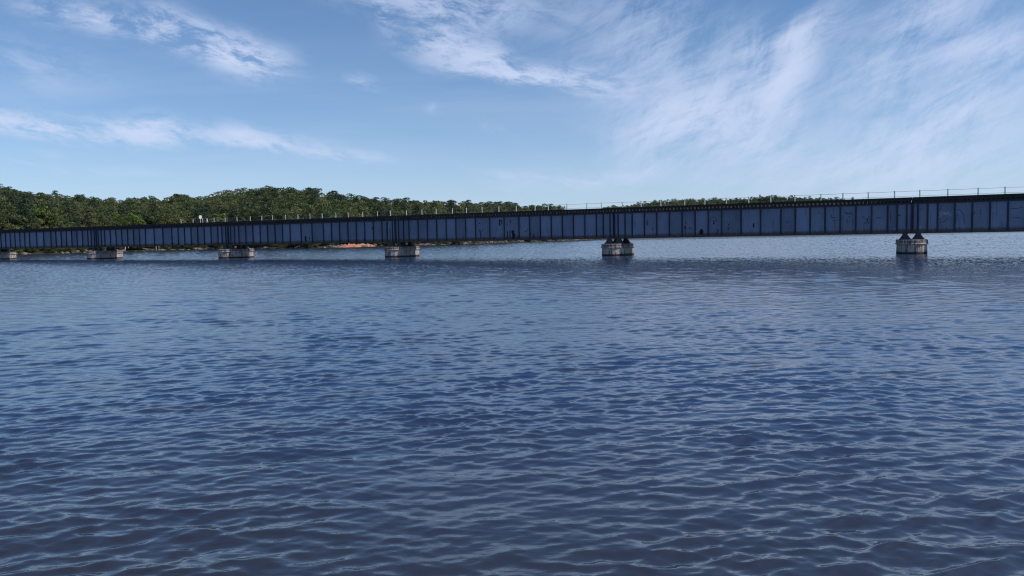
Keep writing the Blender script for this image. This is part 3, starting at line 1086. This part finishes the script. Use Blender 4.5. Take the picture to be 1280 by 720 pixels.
A_ = ((870, 255), 16.0); B_ = ((795, 255), 16.0); C_ = ((1160, 240), 10.667); D_ = ((1010, 250), 16.0); E_ = ((590, 265), 16.0); G_ = ((190, 270), 16.0); H_ = ((940, 250), 16.0); I_ = ((1080, 245), 16.0)
arc = [(350 + 62 * math.cos(rad(t)), 325 + 65 * math.sin(rad(t))) for t in range(150, 391, 20)]
MARKS = [
    # white scrawled tag on the nearest span
    (C_, [(190, 258), (160, 272), (150, 292), (178, 300), (168, 322), (142, 340)], .07, 'tagwhite', 'graffiti'),
    (C_, [(205, 262), (196, 308)], .055, 'tagwhite', 'graffiti'), (C_, [(196, 290), (222, 268), (216, 308)], .055, 'tagwhite', 'graffiti'),
    (C_, [(238, 270), (232, 306), (252, 272), (248, 304)], .055, 'tagwhite', 'graffiti'), (C_, [(268, 262), (266, 306)], .055, 'tagwhite', 'graffiti'),
    (C_, [(268, 288), (290, 268)], .05, 'tagwhite', 'graffiti'), (C_, [(270, 286), (298, 318)], .05, 'tagwhite', 'graffiti'), (C_, [(314, 286), (300, 296), (312, 304), (296, 318)], .05, 'tagwhite', 'graffiti'),
    (C_, [(150, 400), (200, 405), (240, 375), (255, 350)], .05, 'tagdark', 'graffiti'),
    (C_, [(375, 245), (400, 230), (440, 250), (470, 300), (485, 370), (490, 420)], .06, 'tagdark', 'graffiti'), (C_, [(395, 290), (375, 350), (368, 420)], .05, 'tagdark', 'graffiti'),
    (C_, [(605, 300), (620, 265), (640, 275)], .07, 'tagdark', 'graffiti'), (C_, [(700, 235), (702, 262)], .10, 'tagdark', 'graffiti'), (C_, [(660, 290), (690, 280), (720, 300)], .05, 'tagdark', 'graffiti'),
    (C_, [(866, 262), (876, 285), (898, 296)], .06, 'tagfaint', 'graffiti'), (C_, [(970, 268), (984, 282)], .06, 'tagwhite', 'graffiti'), (C_, [(910, 285), (912, 310)], .06, 'tagdark', 'graffiti'),
    (C_, [(1080, 268), (1100, 280), (1105, 312)], .05, 'tagfaint', 'graffiti'), (C_, [(1105, 285), (1140, 280), (1135, 310)], .05, 'tagfaint', 'graffiti'), (C_, [(1150, 282), (1165, 310), (1180, 280), (1195, 310)], .05, 'tagfaint', 'graffiti'),
    (C_, [(1210, 285), (1230, 300), (1215, 312)], .05, 'tagfaint', 'graffiti'), (C_, [(1095, 215), (1160, 222), (1260, 205)], .05, 'tagdark', 'graffiti'), (C_, [(1110, 345), (1180, 340), (1260, 350)], .05, 'tagdark', 'graffiti'),
    # circle, Y and A
    (A_, arc, .07, 'tagdark', 'graffiti'), (A_, [(360, 325), (358, 405)], .13, 'rust', 'rust_hole'), (A_, [(368, 360), (382, 380)], .06, 'tagfaint', 'graffiti'),
    (A_, [(636, 285), (658, 355)], .06, 'tagfaint', 'graffiti'), (A_, [(698, 278), (660, 352), (612, 442)], .06, 'tagfaint', 'graffiti'), (A_, [(650, 400), (648, 415)], .12, 'rust', 'rust_hole'), (A_, [(648, 485), (648, 510)], .12, 'rust', 'rust_hole'),
    (A_, [(1028, 350), (1062, 250), (1112, 390)], .06, 'tagfaint', 'graffiti'), (A_, [(1040, 325), (1098, 322)], .05, 'tagfaint', 'graffiti'), (A_, [(1158, 390), (1150, 425), (1156, 470)], .15, 'rust', 'rust_hole'),
    (A_, [(108, 500), (112, 520)], .2, 'rust', 'rust_hole'), (A_, [(112, 525), (108, 560), (112, 610)], .42, 'rust', 'rust_hole'), (A_, [(85, 560), (80, 610)], .2, 'rustred', 'rust_hole'), (A_, [(436, 505), (430, 600)], .11, 'rustred', 'rust_hole'),
    (B_, [(190, 345), (235, 420)], .07, 'rustred', 'graffiti'), (B_, [(232, 305), (240, 415)], .08, 'rustred', 'graffiti'), (B_, [(290, 400), (300, 430)], .06, 'tagdark', 'graffiti'), (B_, [(325, 470), (325, 520)], .07, 'rustred', 'graffiti'),
    (B_, [(1000, 360), (1002, 400)], .07, 'rust', 'rust_hole'), (B_, [(980, 440), (984, 490)], .14, 'rust', 'rust_hole'), (B_, [(984, 490), (985, 600)], .06, 'rust', 'rust_hole'), (B_, [(1065, 465), (1065, 490)], .07, 'rust', 'rust_hole'), (B_, [(1096, 478), (1096, 498)], .10, 'rust', 'rust_hole'),
    # blue scribbles between
    (D_, [(470, 290), (476, 350), (520, 356), (572, 350)], .08, 'tagdark', 'graffiti'), (D_, [(480, 405), (600, 405)], .07, 'tagdark', 'graffiti'), (D_, [(520, 450), (560, 455)], .05, 'tagdark', 'graffiti'),
    (D_, [(728, 238), (760, 260), (850, 270), (895, 298)], .09, 'tagdark', 'graffiti'), (D_, [(735, 285), (800, 270), (870, 245)], .06, 'tagdark', 'graffiti'), (D_, [(820, 330), (830, 350)], .09, 'tagdark', 'graffiti'), (D_, [(790, 370), (780, 470)], .05, 'tagdark', 'graffiti'),
    (D_, [(1078, 325), (1100, 350), (1130, 330)], .07, 'tagdark', 'graffiti'), (D_, [(1140, 360), (1185, 395), (1222, 320)], .08, 'tagdark', 'graffiti'), (D_, [(1120, 470), (1180, 440), (1226, 472)], .08, 'tagdark', 'graffiti'), (D_, [(1190, 385), (1192, 415)], .10, 'rust', 'rust_hole'),
    (D_, [(128, 330), (160, 290), (180, 340)], .06, 'tagfaint', 'graffiti'), (D_, [(200, 280), (232, 330), (250, 280)], .06, 'tagfaint', 'graffiti'), (D_, [(150, 390), (160, 430), (185, 470)], .06, 'tagfaint', 'graffiti'), (D_, [(180, 255), (260, 262)], .05, 'tagdark', 'graffiti'),
    (H_, [(248, 305), (270, 320), (285, 350)], .06, 'tagfaint', 'graffiti'), (H_, [(265, 370), (275, 460)], .05, 'tagfaint', 'graffiti'), (H_, [(335, 430), (350, 460)], .06, 'tagfaint', 'graffiti'), (H_, [(690, 430), (712, 440), (710, 460)], .09, 'tagdark', 'graffiti'),
    (H_, [(895, 360), (950, 358)], .05, 'tagfaint', 'graffiti'), (H_, [(1000, 370), (1005, 430)], .05, 'tagfaint', 'graffiti'), (H_, [(1060, 360), (1110, 345)], .05, 'tagfaint', 'graffiti'),
    (I_, [(240, 430), (300, 440), (345, 425)], .06, 'rustred', 'graffiti'), (I_, [(310, 455), (325, 500), (350, 470)], .06, 'tagfaint', 'graffiti'), (I_, [(1100, 262), (1220, 262)], .05, 'rustred', 'graffiti'), (I_, [(1160, 420), (1180, 460)], .09, 'tagfaint', 'graffiti'),
    (I_, [(1105, 600), (1140, 602)], .05, 'tagwhite', 'graffiti'), (I_, [(1110, 630), (1150, 632)], .06, 'tagwhite', 'graffiti'), (I_, [(990, 475), (1030, 480), (1035, 550)], .05, 'tagfaint', 'graffiti'), (I_, [(695, 370), (700, 400), (740, 378)], .08, 'tagdark', 'graffiti'), (I_, [(600, 660), (630, 664)], .07, 'tagwhite', 'graffiti'),
    # rusted span at the middle
    (E_, [(552, 150), (555, 280)], .16, 'rust', 'rust_hole'), (E_, [(585, 165), (602, 245)], .10, 'rust', 'rust_hole'), (E_, [(555, 155), (600, 180)], .10, 'rust', 'rust_hole'), (E_, [(150, 350), (175, 410)], .12, 'rust', 'rust_hole'), (E_, [(215, 345), (208, 385)], .08, 'rust', 'rust_hole'), (E_, [(172, 410), (172, 530)], .08, 'rust', 'rust_hole'),
    (E_, [(250, 515), (265, 525)], .16, 'rust', 'rust_hole'), (E_, [(152, 215), (156, 235)], .12, 'rust', 'rust_hole'), (E_, [(712, 385), (714, 530)], .10, 'rust', 'rust_hole'), (E_, [(760, 372), (760, 540)], .09, 'rust', 'rust_hole'), (E_, [(812, 370), (818, 430)], .34, 'rust', 'rust_hole'), (E_, [(822, 430), (828, 540)], .22, 'rust', 'rust_hole'),
    (E_, [(850, 430), (852, 540)], .16, 'rust', 'rust_hole'), (E_, [(842, 490), (846, 540)], .16, 'rustred', 'rust_hole'), (E_, [(905, 470), (905, 540)], .08, 'rust', 'rust_hole'), (E_, [(765, 165), (770, 215)], .10, 'rust', 'rust_hole'), (E_, [(1060, 385), (1064, 405)], .14, 'rust', 'rust_hole'), (E_, [(1085, 385), (1125, 345)], .08, 'rustred', 'rust_hole'),
    (E_, [(440, 500), (442, 535)], .10, 'rust', 'rust_hole'), (E_, [(700, 235), (712, 250)], .09, 'rust', 'rust_hole'), (E_, [(600, 430), (606, 470)], .08, 'tagdark', 'rust_hole'), (E_, [(1180, 420), (1182, 460)], .09, 'rust', 'rust_hole'), (E_, [(1240, 430), (1242, 530)], .07, 'rust', 'rust_hole'),
    # pale scribbles low on the span under the sign
    (G_, [(150, 552), (180, 545), (190, 510), (222, 520)], .12, 'tagfaint', 'graffiti'), (G_, [(255, 535), (275, 575)], .14, 'tagfaint', 'graffiti'), (G_, [(310, 555), (340, 500), (360, 460), (350, 350)], .14, 'tagfaint', 'graffiti'), (G_, [(330, 560), (375, 520), (390, 480)], .12, 'tagfaint', 'graffiti'), (G_, [(345, 575), (388, 565)], .12, 'tagfaint', 'graffiti'),
    (G_, [(565, 555), (665, 553)], .12, 'tagfaint', 'graffiti'), (G_, [(572, 572), (660, 572)], .08, 'tagfaint', 'graffiti'), (G_, [(710, 540), (780, 545)], .08, 'tagfaint', 'graffiti'), (G_, [(860, 550), (890, 535), (930, 555)], .12, 'tagfaint', 'graffiti'), (G_, [(985, 555), (1020, 530), (1062, 540)], .12, 'tagfaint', 'graffiti'), (G_, [(455, 545), (490, 540)], .10, 'tagfaint', 'graffiti'),
    # rust on the span in front of the clay
    (((320, 220), 6.0), [(370, 452), (374, 490)], .30, 'rust', 'rust_hole'), (((320, 220), 6.0), [(399, 460), (400, 475)], .16, 'rust', 'rust_hole'), (((320, 220), 6.0), [(814, 458), (815, 485)], .24, 'rust', 'rust_hole'), (((320, 220), 6.0), [(872, 385), (886, 400)], .18, 'rust', 'rust_hole'),
    (((480, 220), 6.0), [(22, 350), (24, 470)], .12, 'rust', 'rust_hole'), (((480, 220), 6.0), [(45, 390), (47, 470)], .12, 'rustred', 'rust_hole'),
]
for (rg, pts, wd, mt_, nm) in MARKS:
    mark(rg[0], rg[1], pts, wd, mt_, nm)

# ---- piers
def stadium(half, r, z, n=12):
    pts = []
    for i in range(n + 1):
        t = math.pi * i / n
        pts.append((r * math.cos(t), half + r * math.sin(t), z))
    for i in range(n + 1):
        t = math.pi + math.pi * i / n
        pts.append((r * math.cos(t), -half + r * math.sin(t), z))
    return pts


def loft(levels):
    b = MB(); n = None
    for (half, r, z) in levels:
        ring = stadium(half, r, z); n = len(ring); b.v += ring
    for k in range(len(levels) - 1):
        for i in range(n):
            j = (i + 1) % n
            b.f.append((k * n + i, k * n + j, (k + 1) * n + j, (k + 1) * n + i))
    b.f.append(tuple(range(n - 1, -1, -1))); b.f.append(tuple((len(levels) - 1) * n + i for i in range(n)))
    return b


HALF = 1.72
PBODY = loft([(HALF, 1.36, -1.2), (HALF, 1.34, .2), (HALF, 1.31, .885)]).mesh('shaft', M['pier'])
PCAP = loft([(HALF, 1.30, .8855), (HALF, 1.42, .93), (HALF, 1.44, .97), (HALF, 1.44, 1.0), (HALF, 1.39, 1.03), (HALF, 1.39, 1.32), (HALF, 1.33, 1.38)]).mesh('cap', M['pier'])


def _shoe(b):
    z0, z1 = 1.3815, GB - .0315
    b.box(-.55, .55, -.30, .30, z0, z0 + .06)
    b.box(-.22, .22, -.24, .24, z1 - .06, z1)
    za, zb = z0 + .0605, z1 - .0605
    for y in (-.2, .2):
        b.prism([(-.50, y - .025, za), (.50, y - .025, za), (.50, y + .025, za), (-.50, y + .025, za)], [(-.17, y - .025, zb), (.17, y - .025, zb), (.17, y + .025, zb), (-.17, y + .025, zb)])
    for x, tx in ((-.44, -.13), (0, 0), (.44, .13)):
        b.prism([(x - .025, -.174, za), (x + .025, -.174, za), (x + .025, .174, za), (x - .025, .174, za)], [(tx - .025, -.174, zb), (tx + .025, -.174, zb), (tx + .025, .174, zb), (tx - .025, .174, zb)])


SHOE = simple(_shoe, 'bearing_shoe', 'shoe')
PIER_WORDS = {0: 'stained concrete pier beyond the left edge of the picture', 1: 'stained concrete pier cut by the left edge of the picture', 2: 'stained concrete pier second from the left',
              3: 'stained concrete pier third from the left, right of the white sign', 4: 'stained concrete pier just right of the orange clay bank', 5: 'grey-white stained concrete pier second from the right',
              6: 'nearest dark stained concrete pier, rightmost in the picture', 7: 'stained concrete pier beyond the right edge of the picture'}
PIER_OFF = .12
for k in range(0, 8):
    e = empty('bridge_pier', joint(k) + BN * (GY / 2 + PIER_OFF), BROT)
    tag(e, PIER_WORDS[k], 'pier', 'concrete piers of the railway bridge')
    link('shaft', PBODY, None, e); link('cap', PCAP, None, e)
    for yy in (-GY / 2 - PIER_OFF, GY / 2 - PIER_OFF):
        for xx in (-.58, .58): link('bearing_shoe', SHOE, None, e, (xx, yy, 0))

# ---- small things on the bridge and the bank
s_, z_ = bridge_hit(250.4, 272, GY / 2 + 1.0)
p = P6 + BDIR * s_ + BN * (GY / 2 + 1.0)
e = empty('trackside_sign', (p.x, p.y, GT + .27), BROT + rad(58))
tag(e, 'white rounded sign board on a thin post above the bridge deck', 'sign')
b = MB(); b.box(-.035, .035, -.035, .035, 0, .95); link('post', b.mesh('post', M['post']), None, e)
b = MB()
ring = [(.21 * math.copysign(abs(math.cos(t)) ** .7, math.cos(t)), .28 * math.copysign(abs(math.sin(t)) ** .7, math.sin(t))) for t in [2 * math.pi * i / 24 for i in range(24)]]
b.prism([(x, -.036, 1.22 + z) for x, z in ring], [(x, -.060, 1.22 + z) for x, z in ring]); link('board', b.mesh('board', M['white']), None, e)

s_, z_ = bridge_hit(259, 276, GY / 2 + 1.0)
p = P6 + BDIR * s_ + BN * (GY / 2 + 1.0)
e = empty('wedge_marker', (p.x, p.y, GT + .27), BROT)
tag(e, 'small white and red wedge-shaped marker right of the white sign', 'marker')
b = MB(); b.prism([(-.16, -.1, .28), (.12, -.1, .28), (.12, .1, .28), (-.16, .1, .28)], [(-.14, -.03, .98), (-.04, -.03, .98), (-.04, .03, .98), (-.14, .03, .98)]); link('body', b.mesh('body', M['white']), None, e)
b = MB(); b.box(-.28, .28, -.14, .14, 0, .2795); b.prism([(.125, -.08, .28), (.24, -.08, .28), (.24, .08, .28), (.125, .08, .28)], [(.06, -.03, .62), (.10, -.03, .62), (.10, .03, .62), (.06, .03, .62)]); link('base', b.mesh('base', M['red']), None, e)

p = at_shore(157.5, 1.4)
e = empty('dock_frame', (p.x, p.y, p.z - .1), .2)
tag(e, 'small white arched frame at the water\'s edge right of the second pier', 'frame')
b = MB(); b.bar((-.55, 0, -.2), (-.15, 0, 1.9), .22, .2); link('leg', b.mesh('leg', M['white']), None, e)
b = MB(); b.tube([(-.15, 0, 1.9), (.2, 0, 2.05), (.6, 0, 1.8), (.95, 0, 1.2)], [.1, .1, .1, .07], 8); link('arm', b.mesh('arm', M['white']), None, e)
for i, (px, h, lab) in enumerate([(194.8, 1.7, 'left one of two pale posts standing at the far waterline'), (198.2, 1.9, 'right one of two pale posts standing at the far waterline')]):
    p = at_shore(px, .9)
    b = MB(); b.tube([(0, 0, -.6), (.03, 0, h * .5), (.05, .02, h), (.05, .02, h + .08)], [.27, .25, .24, .16], 9)
    o = link('mooring_post', b.mesh('mooring_post', M['rock']), None, None, (p.x, p.y, p.z))
    tag(o, lab, 'post', 'pale posts at the far waterline')
